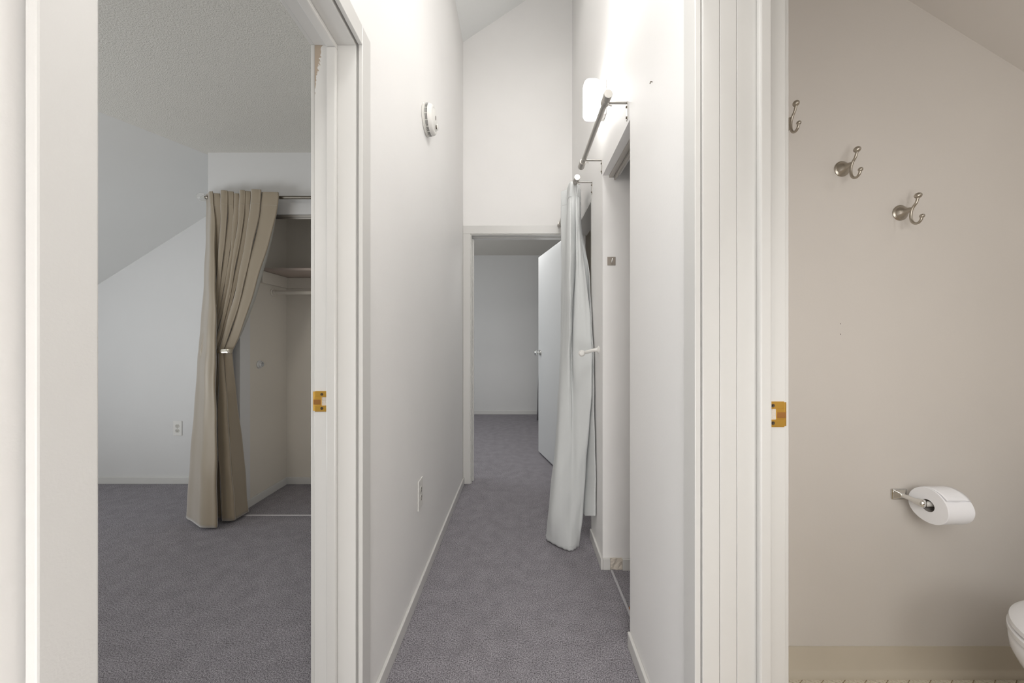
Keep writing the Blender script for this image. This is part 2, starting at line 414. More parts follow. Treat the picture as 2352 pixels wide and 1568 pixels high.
# hall end doorway
bm = bmesh.new()
e1 = bx('trim_4', TRIM, None, (-.4335, -.3740, YE-.012, YE, 0, EZ+.008), bevel=.0025); e1['kind'] = 'structure'
bx('casing', TRIM, e1, (-.4335, XR(YE), YE-.012, YE, EZ+.008, EZ+.076), bevel=.0025)
bx('casing', TRIM, e1, (EX1+.008, XR(YE), YE-.012, YE, 0, EZ+.008), bevel=.0025)
bx('jamb_board', TRIM, e1, (EX0-.019, EX0, YE-.002, YE+.13, 0, EZ+.019), bevel=.001)
bx('jamb_board', TRIM, e1, (EX1, EX1+.019, YE-.002, YE+.13, 0, EZ+.019), bevel=.001)
bx('head_board', TRIM, e1, (EX0, EX1, YE-.002, YE+.13, EZ, EZ+.019), bevel=.001)
bx('door_stop', TRIM, e1, (EX0, EX0+.012, YE+.05, YE+.085, 0, EZ-.012), bevel=.002)
bx('head_stop', TRIM, e1, (EX0, EX1, YE+.05, YE+.085, EZ-.005, EZ), bevel=.002)

# open door leaf into the far room
hx, hy, fx, fy = .412, 2.99, .236, 3.66
L = math.hypot(fx-hx, fy-hy); dx, dy = (fx-hx)/L, (fy-hy)/L; nx, ny = dy, -dx     # n points to the hidden (right) side
d1 = bpy.data.objects.new('door_1', None)
bm = bmesh.new(); T = .035
prism(bm, [(hx, hy), (fx, fy), (fx+nx*T, fy+ny*T), (hx+nx*T, hy+ny*T)], .018, 2.052)
d1 = obj('door_1', bm, DOORP, bevel=.002, kind='structure')
kz = 1.055
kx, ky = fx-dx*.062, fy-dy*.062
for s in (-1, 1):
    ox, oy = (kx, ky) if s < 0 else (kx+nx*T, ky+ny*T)
    bm = bmesh.new(); lathe(bm, (ox, oy, kz), (nx*s, ny*s, 0), [(0, .031), (.006, .031), (.009, .024), (.012, .012), (.030, .011), (.036, .018), (.044, .026), (.056, .027), (.062, .022), (.064, .010)], 24)
    obj('door_knob', bm, CHROME, d1, smooth=True, label='chrome door knob')
bx('latch', CHROME, d1, (fx+.004, fx+.030, fy-.004, fy+.004, kz-.028, kz+.028))

# ------------------------------------------------------------------ hall baseboards
bh = .057; bt = .012
bm = bmesh.new(); y0 = LD1+.066
prism(bm, [(XL(y0), y0), (XL(y0)+bt, y0), (XL(YE)+bt, YE-.012), (XL(YE), YE-.012)], 0, bh)
obj('baseboard_left', bm, TRIM, kind='structure', bevel=.003)
bm = bmesh.new(); y0 = RD1+.066
prism(bm, [(XR(y0)-bt, y0), (XR(y0), y0), (XR(CA0), CA0-.004), (XR(CA0)-bt, CA0-.004)], 0, bh)
obj('baseboard_right_near', bm, TRIM, kind='structure', bevel=.003)
bm = bmesh.new()
prism(bm, [(XR(CA1)-bt, CA1-.012), (XR(CA1), CA1-.012), (XR(CB0), CB0), (XR(CB0)-bt, CB0)], 0, bh)
b2 = obj('baseboard_right_middle', bm, TRIM, kind='structure', bevel=.003)
bx('end_piece', TRIM, b2, (XR(CA1)+.0, .482, CA1-.012, CA1, 0, bh), bevel=.002)
# cut block, bare and ragged
bm = bmesh.new(); box(bm, .4825, .545, CA1-.010, CA1, -.002, bh-.001)
bmesh.ops.subdivide_edges(bm, edges=bm.edges[:], cuts=5, use_grid_fill=True)
for v in bm.verts:
    if v.co.y < CA1-.002: v.co.y += random.uniform(0, .006); v.co.z += random.uniform(-.002, .002)
obj('cut_block', bm, BARE, b2, label='bare cut block between two white pieces')
bx('end_piece', TRIM, b2, (.5455, 1.1, CA1-.015, CA1, -.015, bh-.002), bevel=.002)
# white closet door jamb beside the second closet
bx('trim_5', TRIM, None, (XR(CB0)-.001, XR(CB0)+.11, CB0, CB0+.018, 0, CZ), bevel=.002)['kind'] = 'structure'
bx('trim_6', TRIM, None, (XR(CB0)-.001, XR(CB0)+.11, CB0+.018, CB1, CZ-.016, CZ), bevel=.002)['kind'] = 'structure'

# ------------------------------------------------------------------ thresholds and door tracks
tag(bx('threshold_strip', STRIP, None, (.4815, .4925, CA0+.002, CA1-.016, .0, .006), bevel=.002), 'narrow grey strip across the floor of the right closet without a door', 'threshold')
tag(bx('threshold_strip', STRIPW, None, (CX1+.012, -.62, 2.335, 2.341, 0, .005), bevel=.001), 'thin white strip between carpets at the bedroom closet opening', 'threshold')
def deb():
    bm = bmesh.new(); bmesh.ops.create_icosphere(bm, subdivisions=2, radius=.008, matrix=Matrix.Translation((.500, 1.515, .004)) @ Matrix.Diagonal((.9, 1.8, .5, 1)))
    for v in bm.verts: v.co += Vector((random.uniform(-.002, .002), random.uniform(-.002, .002), random.uniform(-.001, .001)))
    return tag(obj('wood_splinter', bm, DEBR), 'small rust brown splinter beside the closet floor strip', 'debris')
deb()
def track(name, dims_rail, dims_lip, label):
    r = bx(name, STEEL, None, *dims_rail, bevel=.001); tag(r, label, 'track')
    bx('lip', STEEL, r, *dims_lip, bevel=.0008); return r
track('door_track', [(.478, .500, CA0+.002, CA1-.002, CZ-.012, CZ), (.500, .514, CA0+.002, CA1-.002, CZ-.006, CZ)], [(.500, .511, CA0+.002, CA1-.012, CZ-.028, CZ-.006)], 'grey metal sliding door track under the right closet header')
track('door_track', [(CX1+.02, -.63, CF+.02, CF+.024, 2.012, 2.037), (CX1+.02, -.63, CF+.024, CF+.06, 2.033, 2.037)], [(CX1+.02, -.63, CF+.010, CF+.016, 2.021, 2.037)], 'metal sliding door track above the bedroom closet opening')

# ------------------------------------------------------------------ bedroom closet fittings
sh = bx('closet_shelf', SHELFM, None, (CX1+.001, -.60, 2.565, RY-.004, 1.692, 1.710), bevel=.001)
tag(sh, 'wooden closet shelf high above the hanging pole', 'shelf')
bx('cleat', CLOSETW, sh, (CX1+.001, CX1+.020, 2.565, RY-.023, 1.602, 1.690), bevel=.001)
bx('cleat', CLOSETW, sh, (CX1+.001, -.60, RY-.022, RY-.004, 1.602, 1.690), bevel=.001)
def socket(bm, x, y, z):
    lathe(bm, (x, y, z), (1, 0, 0), [(0, .030), (.004, .030), (.006, .024), (.007, .021), (.020, .020), (.021, .0165), (.006, .016), (.005, .0)], 24)
t = thing('closet_pole', 'painted round closet pole below the shelf', 'closet pole', (CX1, 2.70, 1.547))
bm = bmesh.new(); tube(bm, [(CX1+.008, 2.70, 1.547), (-.62, 2.70, 1.547)], .0155, 18); obj('pole', bm, CLOSETW, t, smooth=True)
bm = bmesh.new(); socket(bm, CX1+.001, 2.70, 1.547); so = obj('pole_socket', bm, CLOSETW, t, smooth=True); rel(t)
bm = bmesh.new(); socket(bm, CX1+.001, 2.56, 1.000)
s2 = tag(obj('pole_socket', bm, ROOMW, smooth=True), 'empty white pole socket on the closet side wall right of the taupe curtain', 'pole socket')
for dz, dy_ in ((.022, .010), (-.020, -.014)):
    bm = bmesh.new(); ball(bm, (CX1+.0062, 2.56+dy_, 1.0+dz), .0028, .6); obj('screw', bm, HOLE, s2)

# ------------------------------------------------------------------ outlets
def outlet(label, c, right, out, W, H):
    """c: centre on wall, right/out: unit vectors"""
    c = Vector(c); R = Vector(right); O = Vector(out); U = Vector((0, 0, 1))
    t = thing('wall_outlet', label, 'outlet', c)
    def obx(nm, m, cx, cz, w, h, d0, d1, par, bev=0):
        bm = bmesh.new(); box(bm, cx-w/2, cx+w/2, -d1, -d0, cz-h/2, cz+h/2)
        M = Matrix((( R.x, -O.x, 0), (R.y, -O.y, 0), (0, 0, 1)))
        bmesh.ops.transform(bm, matrix=M.to_4x4(), verts=bm.verts[:]); return obj(nm, bm, m, par, bevel=bev)
    obx('cover_plate', PLAST, 0, 0, W, H, 0, .0055, t, .0025)
    for s in (-1, 1):
        bm = bmesh.new(); r = .0172
        pts = [(max(-.0172, min(.0172, r*1.0*math.cos(a*PI/12))), max(-.0142, min(.0142, r*math.sin(a*PI/12)))) for a in range(24)]
        va = [bm.verts.new(R*p[0] + O*.0050 + U*(p[1]+s*.0195)) for p in pts]; vb = [bm.verts.new(R*p[0]*.96 + O*.0072 + U*(p[1]*.96+s*.0195)) for p in pts]
        for i in range(24): bm.faces.new((va[i], va[(i+1) % 24], vb[(i+1) % 24], vb[i]))
        bm.faces.new(vb)
        f = obj('receptacle', bm, PLASTG, t)
        obx('slot', HOLE, -.0065, s*.0195+.004, .0026, .009, .0065, .0076, f)
        obx('slot', HOLE, .0065, s*.0195+.004, .0026, .0075, .0065, .0076, f)
        obx('slot', HOLE, 0, s*.0195-.0075, .005, .005, .0065, .0076, f)
    bm = bmesh.new(); lathe(bm, O*.005, O, [(0, .0032), (.0012, .003), (.0014, .001)], 12); obj('screw', bm, STEEL, t, smooth=True)
    return t
outlet('white duplex outlet on the bedroom wall left of the taupe curtain', (-2.782, YE-.0002, .455), (1, 0, 0), (0, -1, 0), .072, .122)
outlet('white duplex outlet low on the hall left wall above the baseboard', (XL(1.63)+.0002, 1.63, .456), (0, 1, 0), (1, 0, 0), .076, .136)

# ------------------------------------------------------------------ smoke detector
yc, zc_ = 1.727, 2.265; xw = XL(yc)
t = thing('smoke_detector', 'round white smoke detector high on the hall left wall', 'smoke detector', (xw, yc, zc_))
bm = bmesh.new(); lathe(bm, (xw, yc, zc_), (1, 0, 0), [(0, .071), (.004, .074), (.008, .074), (.009, .070)], 48); obj('mounting_ring', bm, PLAST, t, smooth=True)
bm = bmesh.new(); lathe(bm, (xw+.009, yc, zc_), (1, 0, 0), [(0, .070), (.002, .0715), (.004, .0715), (.0045, .0695), (.0165, .0685), (.017, .071), (.030, .067), (.035, .0635), (.0375, .058), (.038, .053), (.037, .051), (.040, .048), (.042, .020), (.042, 0)], 48)
body = obj('housing', bm, PLAST, t, smooth=True)
# dark slots and pale ribs around the vent band
for k in range(4):
    bm = bmesh.new(); lathe(bm, (xw+.0138+k*.0031, yc, zc_), (1, 0, 0), [(0, .0700), (.0014, .0698)], 60); obj('vent_slot', bm, HOLE, body)
for k in range(16):
    bm = bmesh.new(); ang = 2*PI*k/16+.15; p = Vector((xw+.0192, yc+math.cos(ang)*.0695, zc_+math.sin(ang)*.0695))
    M = Matrix.Translation(p) @ Matrix.Rotation(ang, 4, 'X'); bmesh.ops.create_cube(bm, size=1, matrix=M @ Matrix.Diagonal((.0130, .0032, .0022, 1)))
    obj('vent_rib', bm, PLAST, body)
bm = bmesh.new(); lathe(bm, (xw+.049, yc+.012, zc_-.028), (1, 0, 0), [(0, .0085), (.007, .0085)], 16); obj('test_button_stem', bm, SCREW, t, smooth=True)
bm = bmesh.new(); lathe(bm, (xw+.056, yc+.012, zc_-.028), (1, 0, 0), [(0, .014), (.003, .0145), (.005, .010)], 20); obj('test_button', bm, PLAST, t, smooth=True)
bx('indicator', SCREW, t, (xw+.050, xw+.0525, yc-.004, yc+.004, zc_+.000, zc_+.018))
rel(t)

# ------------------------------------------------------------------ wall lamp
yl0, yl1 = 1.700, 1.775; xw = XR(1.74)
t = thing('wall_lamp', 'lit white square wall lamp high on the hall right wall', 'lamp', (xw, 1.74, 2.37))
bx('base_plate', TRIM, t, (xw-.030, xw, yl0+.008, yl1-.004, 2.284, 2.458), bevel=.006)
bm = bmesh.new(); box(bm, xw-.108, xw-.028, yl0, yl1, 2.277, 2.464)
g = obj('glass_shade', bm, GLOW, t, bevel=.026, seg=6, smooth=True)
rel(t)

# ------------------------------------------------------------------ hall curtain rods
def hall_rod(y0, y1, yb, label, xo=.356, z=2.12):
    t = thing('curtain_rod', label, 'curtain rod', (xo, (y0+y1)/2, z), 'grey curtain rods over the hall closets')
    bm = bmesh.new(); tube(bm, [(xo, y0+.02, z), (xo, y1-.02, z)], .0115, 20); obj('rod', bm, STEEL, t, smooth=True)
    for a, b in ((y0, y0+.055), (y1-.055, y1)):
        bm = bmesh.new(); lathe(bm, (xo, a, z), (0, 1, 0), [(0, .0165), (.002, .0172), (b-a-.006, .0160), (b-a-.004, .0175), (b-a, .0175)], 28)
        obj('end_cap', bm, STEEL, t, smooth=True)
    for y in yb:
        xw = XR(y)
        br = bx('bracket', STEEL, t, (xo-.012, xw-.002, y-.006, y+.006, z-.016, z-.0125), (xw-.003, xw, y-.008, y+.008, z-.082, z-.0125), bevel=.0008)
        for zz in (z-.03, z-.072):
            bm = bmesh.new(); lathe(bm, (xw-.003, y, zz), (-1, 0, 0), [(0, .005), (.003, .004), (.0035, .001)], 12); obj('screw', bm, SCREW, br, smooth=True)
        bm = bmesh.new(); tube(bm, [(xo+.004, y, z-.012), (xo+.012, y, z-.023), (xo+.022, y-.001, z-.026)], .0026, 8); obj('set_screw', bm, STEEL, br, smooth=True)
    rel(t); return t
hall_rod(1.340, 1.900, (1.372, 1.806), 'bare grey curtain rod over the first closet nearest the camera')
hall_rod(2.020, 2.855, (2.055,), 'grey curtain rod carrying the pale grey curtain')

# ------------------------------------------------------------------ curtains
def wx(px, y): return (px-1185)*y/800.0
def curtain_surface(bm, levels, sub=6, vsub=6, wr=None):
    """levels: [(z, [(x, y), ...])] top to bottom, equal point counts; smooth interpolation both ways"""
    rows = []
    for z, pts in levels: rows.append([Vector(p) for p in spline([(a[0], a[1], a[2] if len(a) > 2 else z) for a in pts], sub)])
    cols = list(zip(*rows)); grid = [spline(c, vsub) for c in cols]
    if wr:
        for i, c in enumerate(grid):
            for j, p in enumerate(c): c[j] = p + Vector(wr(i/(len(grid)-1), p))
    V = [[bm.verts.new(p) for p in c] for c in grid]
    for i in range(len(V)-1):
        for j in range(len(V[0])-1): bm.faces.new((V[i][j], V[i+1][j], V[i+1][j+1], V[i][j+1]))
def cloth(name, bm, m, parent=None, thick=.0018, m2=None):
    o = obj(name, bm, m, parent, smooth=False)
    for f in o.data.polygons: f.use_smooth = True
    s = o.modifiers.new('solid', 'SOLIDIFY'); s.thickness = thick; s.offset = 0
    return o

# taupe curtain, held back, in the left bedroom
def yp(y, d): return CAMZ - (y-785)*d/800.0     # height of a sight line, used only to read sizes off
panels = [(473, 489), (489, 506), (506, 521), (521, 537), (537, 549), (549, 562), (562, 576), (576, 599), (599, 640)]
JIT = [0, .008, -.008, .004, .010, -.006, .006, -.012, .000]
JZ = [.000, -.010, .004, .001, -.009, .006, .004, .008, -.004]
FR_LOW = [0, (0, .05), (.05, .10), (.10, .15), (.15, .20), (.20, .25), (.25, .33), (.33, .66), (.66, 1)]
def tpanel(j, frac0, frac1, Lf, Rf, df, db):
    a = Lf+(Rf-Lf)*frac0; b = Lf+(Rf-Lf)*frac1; w_ = b-a; q = JIT[j]; g = db+.028
    return [(wx(a+.00*w_, df+.010+q), df+.010+q), (wx(a+.20*w_, df+q), df-.003+q), (wx(a+.80*w_, df+.002+q), df+.002+q), (wx(a+1.02*w_, df+.012+q), df+.012+q), (wx(a+.90*w_, g), g)]
levels = [ # z, left fold: (l, r, depth), tied bunch: (l, r, front depth, back depth)
 (2.148, 473, 489, 2.278, 489, 640, 2.274, 2.325),
 (2.120, 473, 490, 2.276, 490, 640, 2.272, 2.335),
 (2.060, 475, 491, 2.280, 491, 637, 2.276, 2.330),
 (1.980, 475, 493, 2.280, 492, 632, 2.280, 2.340),
 (1.820, 474, 494, 2.276, 490, 617, 2.284, 2.345),
 (1.640, 470, 495, 2.268, 486, 598, 2.288, 2.350),
 (1.440, 466, 496, 2.260, 478, 578, 2.290, 2.350),
 (1.240, 461, 496, 2.248, 468, 553, 2.290, 2.335),
 (1.150, 459, 496, 2.243, 463, 540, 2.288, 2.325),
 (1.105, 458, 496, 2.238, 461, 533, 2.286, 2.318),
 (1.060, 456, 496, 2.234, 462, 534, 2.286, 2.320),
 (.900, 451, 496, 2.220, 466, 540, 2.278, 2.330),
 (.650, 445, 497, 2.203, 471, 549, 2.262, 2.335),
 (.380, 438, 498, 2.183, 475, 560, 2.248, 2.335),
 (.150, 431, 499, 2.168, 478, 567, 2.240, 2.335),
 (.020, 428, 500, 2.158, 480, 571, 2.235, 2.335),
]
lv = []
for i, (z, l1, r1, d1_, l2, r2, df, db) in enumerate(levels):
    w1 = r1-l1; q = min(1.0, .42+.58*(2.15-z)/1.2)
    pts = [(wx(u, d1_+dd*q), d1_+dd*q, z) for u, dd in ((l1+2.5, .125), (l1-1, .105), (l1+.16*w1, .066), (l1+.34*w1, .018), (l1+.48*w1, -.008), (l1+.80*w1, -.010), (l1+w1, .004))] + [(wx(l1+.93*w1, df+.075), df+.075, z)]
    k = max(0., min(1., (1.105-z)/.55))
    for j in range(1, len(panels)):
        a, b = panels[j]
        f0 = (a-489)/151*(1-k)+FR_LOW[j][0]*k; f1 = (b-489)/151*(1-k)+FR_LOW[j][1]*k
        back = .035*k if j < 7 else 0
        for (x, y) in tpanel(j, f0, f1, l2, r2, df+back, db):
            px = x/y*800+1185; f = (px-l2)/max(1, r2-l2)
            flat = df + back + (0 if f < .62 else (f-.62)*.30)
            yy = y*(1-k) + (flat+(y-df-back)*.35)*k
            zz = z + (JZ[j] if i < 2 else JZ[j]*.6 if i == 2 else 0)
            pts.append((wx(px, yy), yy, zz))
    lv.append((z, pts))
t = thing('taupe_curtain', 'taupe satin curtain gathered and tied back beside the bedroom closet', 'curtain', (-1.9, 2.28, 0))
bm = bmesh.new(); 
def wr_taupe(u, p):
    a = .0014*math.sin(p.z*9+u*23)+.0010*math.sin(p.z*21+u*41)
    return (a, a*.8, 0)
curtain_surface(bm, lv, 4, 4, wr_taupe); body = cloth('curtain_panel', bm, BROWN, t)
# pale reverse side folded out along the leading edge
edge = [(z, r2, db) for (z, l1, r1, d1_, l2, r2, df, db) in levels]
bm = bmesh.new()
lv2 = []
for z, r2, db in edge[3:10]:
    k = {1.98: .5, 1.82: 5, 1.64: 7, 1.44: 7, 1.24: 5, 1.15: 2, 1.105: .5}[z]
    lv2.append((z, [(wx(r2-3, 2.295), 2.295), (wx(r2+k*.5, 2.305), 2.305), (wx(r2+k, 2.33), 2.33), (wx(r2+k-2, 2.36), 2.36)]))
curtain_surface(bm, lv2, 3, 4); cloth('liner_edge', bm, LINER, t)
# stitched hem line of the rod pocket: a shallow raised seam following each fold
rowz = 2.062
p62 = spline([(a[0], a[1], a[2]) for a in lv[2][1]], 4)
p62 = [p + Vector(wr_taupe(i/(len(p62)-1), p)) for i, p in enumerate(p62)]
bm = bmesh.new(); tube(bm, [Vector((p.x, p.y-.0012, p.z)) for p in p62], .0011, 5); obj('pocket_seam', bm, BROWN, t)
rel(t)

# bedroom curtain rod with clear ball finial
t = thing('curtain_rod', 'dark metal curtain rod above the bedroom closet with clear ball finial', 'curtain rod', (-1.4, 2.31, 2.122))
bm = bmesh.new(); tube(bm, [(wx(472, 2.31), 2.31, 2.122), (-.64, 2.31, 2.122)], .0105, 18); obj('rod', bm, BRONZE, t, smooth=True)
bm = bmesh.new(); fxx = wx(463.5, 2.31); ball(bm, (fxx, 2.31, 2.125), .027); fi = obj('finial', bm, CRYST, t, smooth=True, label='clear ball finial')
bm = bmesh.new(); lathe(bm, (fxx+.024, 2.31, 2.123), (1, 0, 0), [(0, .008), (.008, .010), (.014, .013), (.02, .013)], 18); obj('collar', bm, NICK, fi, smooth=True)
for xb in (-2.03, -.66):
    bx('bracket', NICK, t, (xb-.006, xb+.006, 2.31, CF-.001, 2.098, 2.106), (xb-.010, xb+.010, CF-.004, CF-.001, 2.06, 2.125))
rel(t)
# bedroom holdback
t = thing('curtain_holdback', 'silver metal holdback hooked around the taupe curtain', 'curtain holdback', (-2.0, 2.30, 1.11))
bm = bmesh.new()
P = spline([(wx(494, 2.36), 2.375, 1.100), (wx(494, 2.28), 2.30, 1.100), (wx(500, 2.262), 2.262, 1.102), (wx(514, 2.258), 2.258, 1.106), (wx(527, 2.262), 2.262, 1.106), (wx(534, 2.29), 2.29, 1.106)], 6)
for i, p in enumerate(P):
    h = .004+.008*min(1, max(0, (i-8)/8))
    vs = [bm.verts.new(p+Vector(q)) for q in ((0, -.004, h), (0, .0, h+.001), (0, .0, -h-.001), (0, -.004, -h), (0, -.007, 0))]
    if i:
        for k in range(5): bm.faces.new((prev[k], prev[(k+1) % 5], vs[(k+1) % 5], vs[k]))
    prev = vs
obj('arm', bm, mat('satin_silver', (.62, .58, .50), .25, 1), t, smooth=True)
bm = bmesh.new(); lathe(bm, (wx(494, 2.36), CF, 1.100), (0, -1, 0), [(0, .022), (.004, .022), (.008, .012), (.014, .007)], 22); obj('rosette', bm, NICK, t, smooth=True)
rel(t)

# pale grey curtain in the hall
G = [ # z, list of (sight column, depth[, own height])
 (2.138, [(1308,2.22),(1291,2.25),(1289,2.26),(1302,2.24),(1304,2.19),(1309,2.125),(1317,2.115),(1323,2.12),(1327,2.125),(1330,2.14),(1329,2.18),(1331,2.2),(1332,2.24),(1331,2.28)]),
 (2.100, [(1308,2.22),(1291,2.25),(1289,2.26),(1302,2.24),(1303,2.19),(1308,2.12),(1317,2.10),(1324,2.105),(1329,2.12),(1331,2.14),(1329,2.18),(1331,2.2),(1333,2.24),(1332,2.28)]),
 (2.020, [(1308,2.22),(1292,2.25),(1289,2.26),(1302,2.23),(1302,2.16),(1309,2.11),(1319,2.115),(1322,2.10),(1326,2.105),(1330,2.14),(1328,2.18),(1332,2.2),(1333,2.24),(1332,2.28)]),
 (1.850, [(1308,2.20),(1293,2.24),(1289,2.25),(1302,2.20),(1300,2.14),(1309,2.09),(1321,2.12),(1323,2.085),(1328,2.09),(1332,2.12),(1330,2.16),(1334,2.18),(1337,2.22),(1336,2.26)]),
 (1.600, [(1308,2.20),(1294,2.23),(1289,2.24),(1297,2.18),(1300,2.11),(1310,2.065),(1320,2.11),(1322,2.075),(1330,2.065),(1342,2.08),(1341,2.13),(1348,2.12),(1351,2.11),(1347,2.2)]),
 (1.300, [(1308,2.19),(1293,2.22),(1288,2.22),(1293,2.15),(1300,2.09),(1309,2.05),(1315,2.10),(1319,2.055),(1335,2.035),(1354,2.04),(1350,2.09),(1354,2.06),(1358,2.03),(1354,2.12)]),
 (1.080, [(1306,2.18),(1291,2.19),(1286,2.18),(1289,2.12),(1298,2.07),(1307,2.045),(1312,2.08),(1318,2.04),(1340,2.01),(1359,1.995),(1354,2.06),(1358,2.02),(1362.5,1.975),(1358,2.06)]),
 (.850, [(1302,2.15),(1286,2.15),(1282,2.13),(1286,2.07),(1297,2.04),(1309,2.03),(1315,2.045),(1325,2.02),(1342,1.995),(1357,1.98),(1352,2.05),(1357,2.01),(1364,1.955),(1361,2.04)]),
 (.600, [(1300,2.12),(1281,2.11),(1277,2.09),(1282,2.03),(1294,2.01),(1307,2.005),(1315,2.01),(1325,1.99),(1338,1.98),(1350,1.985),(1346,2.05),(1353,2.0),(1366,1.93),(1364,2.02)]),
 (.380, [(1294,2.09),(1272,2.08),(1268,2.06),(1274,2.0),(1287,1.975),(1303,1.975),(1315,1.98),(1326,1.97),(1336,1.975),(1344,1.99),(1340,2.05),(1349,2.0),(1367,1.92),(1365,2.0)]),
 (.160, [(1288,2.06),(1264,2.05),(1260,2.04),(1266,1.98),(1281,1.955),(1298,1.95),(1311,1.955),(1322,1.955),(1331,1.965),(1337,1.98),(1336,2.05,.25),(1345,1.995,.25),(1367,1.922,.27),(1365,1.99,.25)]),
 (.008, [(1285,2.07),(1257,2.06),(1255,2.04),(1267,2.005),(1282,1.97),(1297,1.945),(1309,1.93),(1318,1.94),(1326,1.965),(1331,1.99),(1336,2.05,.16),(1345,1.99,.172),(1367,1.925,.205),(1365,1.99,.18)]),
]
lv = [(z, [(wx(q[0], q[1]), q[1], q[2] if len(q) > 2 else z) for q in pts]) for z, pts in G]
t = thing('grey_curtain', 'pale grey curtain hanging bunched at the hall right closet', 'curtain', (.36, 2.15, 0))
bm = bmesh.new(); 
def wr_grey(u, p):
    up = max(0., min(1., (p.z-.5)/.8)); hem = max(0., 1-p.z/.35)
    a = up*.0042*abs(math.sin(u*47+.7*math.sin(p.z*2.1)))+.0016*math.sin(p.z*11+u*17)+.0012*math.sin(p.z*27-u*31)
    dz = hem*.003*math.sin(u*95) if p.z < .3 else 0
    return (a*.6, -a, dz if p.z > .02 else dz*.6+.001)
curtain_surface(bm, lv, 9, 8, wr_grey); cloth('curtain_panel', bm, GREYC, t)
pts = spline([(wx(q[0], q[1]), q[1], (q[2] if len(q) > 2 else .008)+.022) for q in G[-1][1]], 7)
pts = [p + Vector(wr_grey(i/(len(pts)-1), p)) for i, p in enumerate(pts)]
bm = bmesh.new(); tube(bm, [Vector((p.x, p.y-.0008, p.z)) for p in pts], .0011, 5); obj('hem_seam', bm, GREYC, t)
pts = spline([(wx(q[0], q[1]), q[1], 2.045) for q in G[2][1]], 7)
pts = [p + Vector(wr_grey(i/(len(pts)-1), p)) for i, p in enumerate(pts)]
bm = bmesh.new(); tube(bm, [Vector((p.x, p.y-.0012, p.z)) for p in pts], .0012, 5); obj('pocket_seam', bm, GREYC, t)
rel(t)

# dark curtain end beyond the open door in the far room
lv = []
for z, x0_ in ((2.2, .345), (1.5, .340), (.8, .330), (.45, .312), (.03, .300)): lv.append((z, [(x0_+.034*i, 5.03+.02*(i % 2)) for i in range(12)]))
bm = bmesh.new(); curtain_surface(bm, lv, 4, 2)
tag(cloth('far_curtain', bm, DARKC), 'slate grey curtain glimpsed behind the open door in the far room', 'curtain')

# ------------------------------------------------------------------ white hall holdback
yh = 1.885; xw = XR(yh); zh = 1.122
t = thing('curtain_holdback', 'white curved holdback projecting from the hall right wall', 'curtain holdback', (xw, yh, zh))
bm = bmesh.new(); lathe(bm, (xw, yh, zh), (-1, 0, 0), [(0, .021), (.004, .021), (.006, .015), (.012, .0105)], 24); obj('rosette', bm, PLAST, t, smooth=True)
bm = bmesh.new(); P = spline([(xw-.008, yh, zh), (xw-.03, yh-.004, zh-.002), (xw-.06, yh-.012, zh-.010), (xw-.085, yh-.03, zh-.014), (xw-.101, yh-.055, zh-.017)], 6)
tube(bm, P, [.0098]*6+[.0088]*(len(P)-6), 16); obj('arm', bm, PLAST, t, smooth=True)
bm = bmesh.new(); lathe(bm, (xw-.100, yh-.050, zh-.017), (-.25, -1, 0), [(0, .010), (.004, .0155), (.010, .0172), (.014, .0165), (.017, .0125), (.019, .0115), (.021, .004)], 24); obj('end_knob', bm, PLAST, t, smooth=True)
rel(t)

# adhesive hook on the closet side wall
xh, zh = .4905, 1.580
t = thing('adhesive_hook', 'small square metal adhesive hook on the right closet side wall', 'hook', (xh, CA1, zh))
bx('back_plate', mat('grey_taupe_metal', (.42, .37, .32), .4, .4), t, (xh-.0215, xh+.0215, CA1-.003, CA1, zh-.022, zh+.022), bevel=.003)
bm = bmesh.new(); tube(bm, spline([(xh+.004, CA1-.003, zh+.012), (xh+.003, CA1-.006, zh+.002), (xh-.001, CA1-.012, zh-.008), (xh-.003, CA1-.020, zh-.008), (xh-.003, CA1-.024, zh+.001)], 5), .0026, 10)
obj('prong', bm, CHROME, t, smooth=True)
rel(t)
# nail on the near pier
yn = 1.110; xw = XR(yn)
bm = bmesh.new(); tube(bm, [(xw+.002, yn, 1.993), (xw-.006, yn, 1.994), (xw-.0075, yn, 1.988)], [.0013, .0015, .0015], 10)
tag(obj('wall_nail', bm, SCREW, smooth=True), 'small bent nail in the right wall near the bathroom doorway', 'nail')

# ------------------------------------------------------------------ robe hooks in the bathroom
def robe_hook(loc, label):
    t = thing('robe_hook', label, 'hook', loc, 'nickel robe hooks on the bathroom wall')
    bm = bmesh.new(); lathe(bm, (0, 0, 0), (0, -1, 0), [(0, .0265), (.003, .0268), (.005, .0245), (.006, .0225), (.009, .0215), (.016, .0150), (.024, .0095), (.033, .0075), (.038, .0055)], 36)
    obj('rosette', bm, NICK, t, smooth=True)
    bm = bmesh.new(); tube(bm, spline([(0, -.066, -.038), (0, -.0625, -.0475), (0, -.054, -.0535), (0, -.044, -.0505), (0, -.0365, -.040), (0, -.034, -.024), (0, -.036, -.006), (0, -.042, .006), (0, -.050, .016), (0, -.0545, .030)], 5), .0040, 14)
    obj('hook_arm', bm, NICK, t, smooth=True)
    bm = bmesh.new(); ball(bm, (0, -.0555, .038), .0100, 1, 1, .95); obj('ball_tip', bm, NICK, t, smooth=True)
    bm = bmesh.new(); ball(bm, (0, -.067, -.034), .0068); obj('ball_tip', bm, NICK, t, smooth=True)
    return t
h0 = robe_hook((1.135, BY, 1.767), 'brushed nickel double robe hook, middle of the descending three')
dup(h0, (.9317, BY, 1.920), 'highest nickel robe hook, partly hidden by the bathroom door frame')
dup(h0, (1.338, BY, 1.614), 'lowest nickel robe hook, rightmost on the beige bathroom wall')
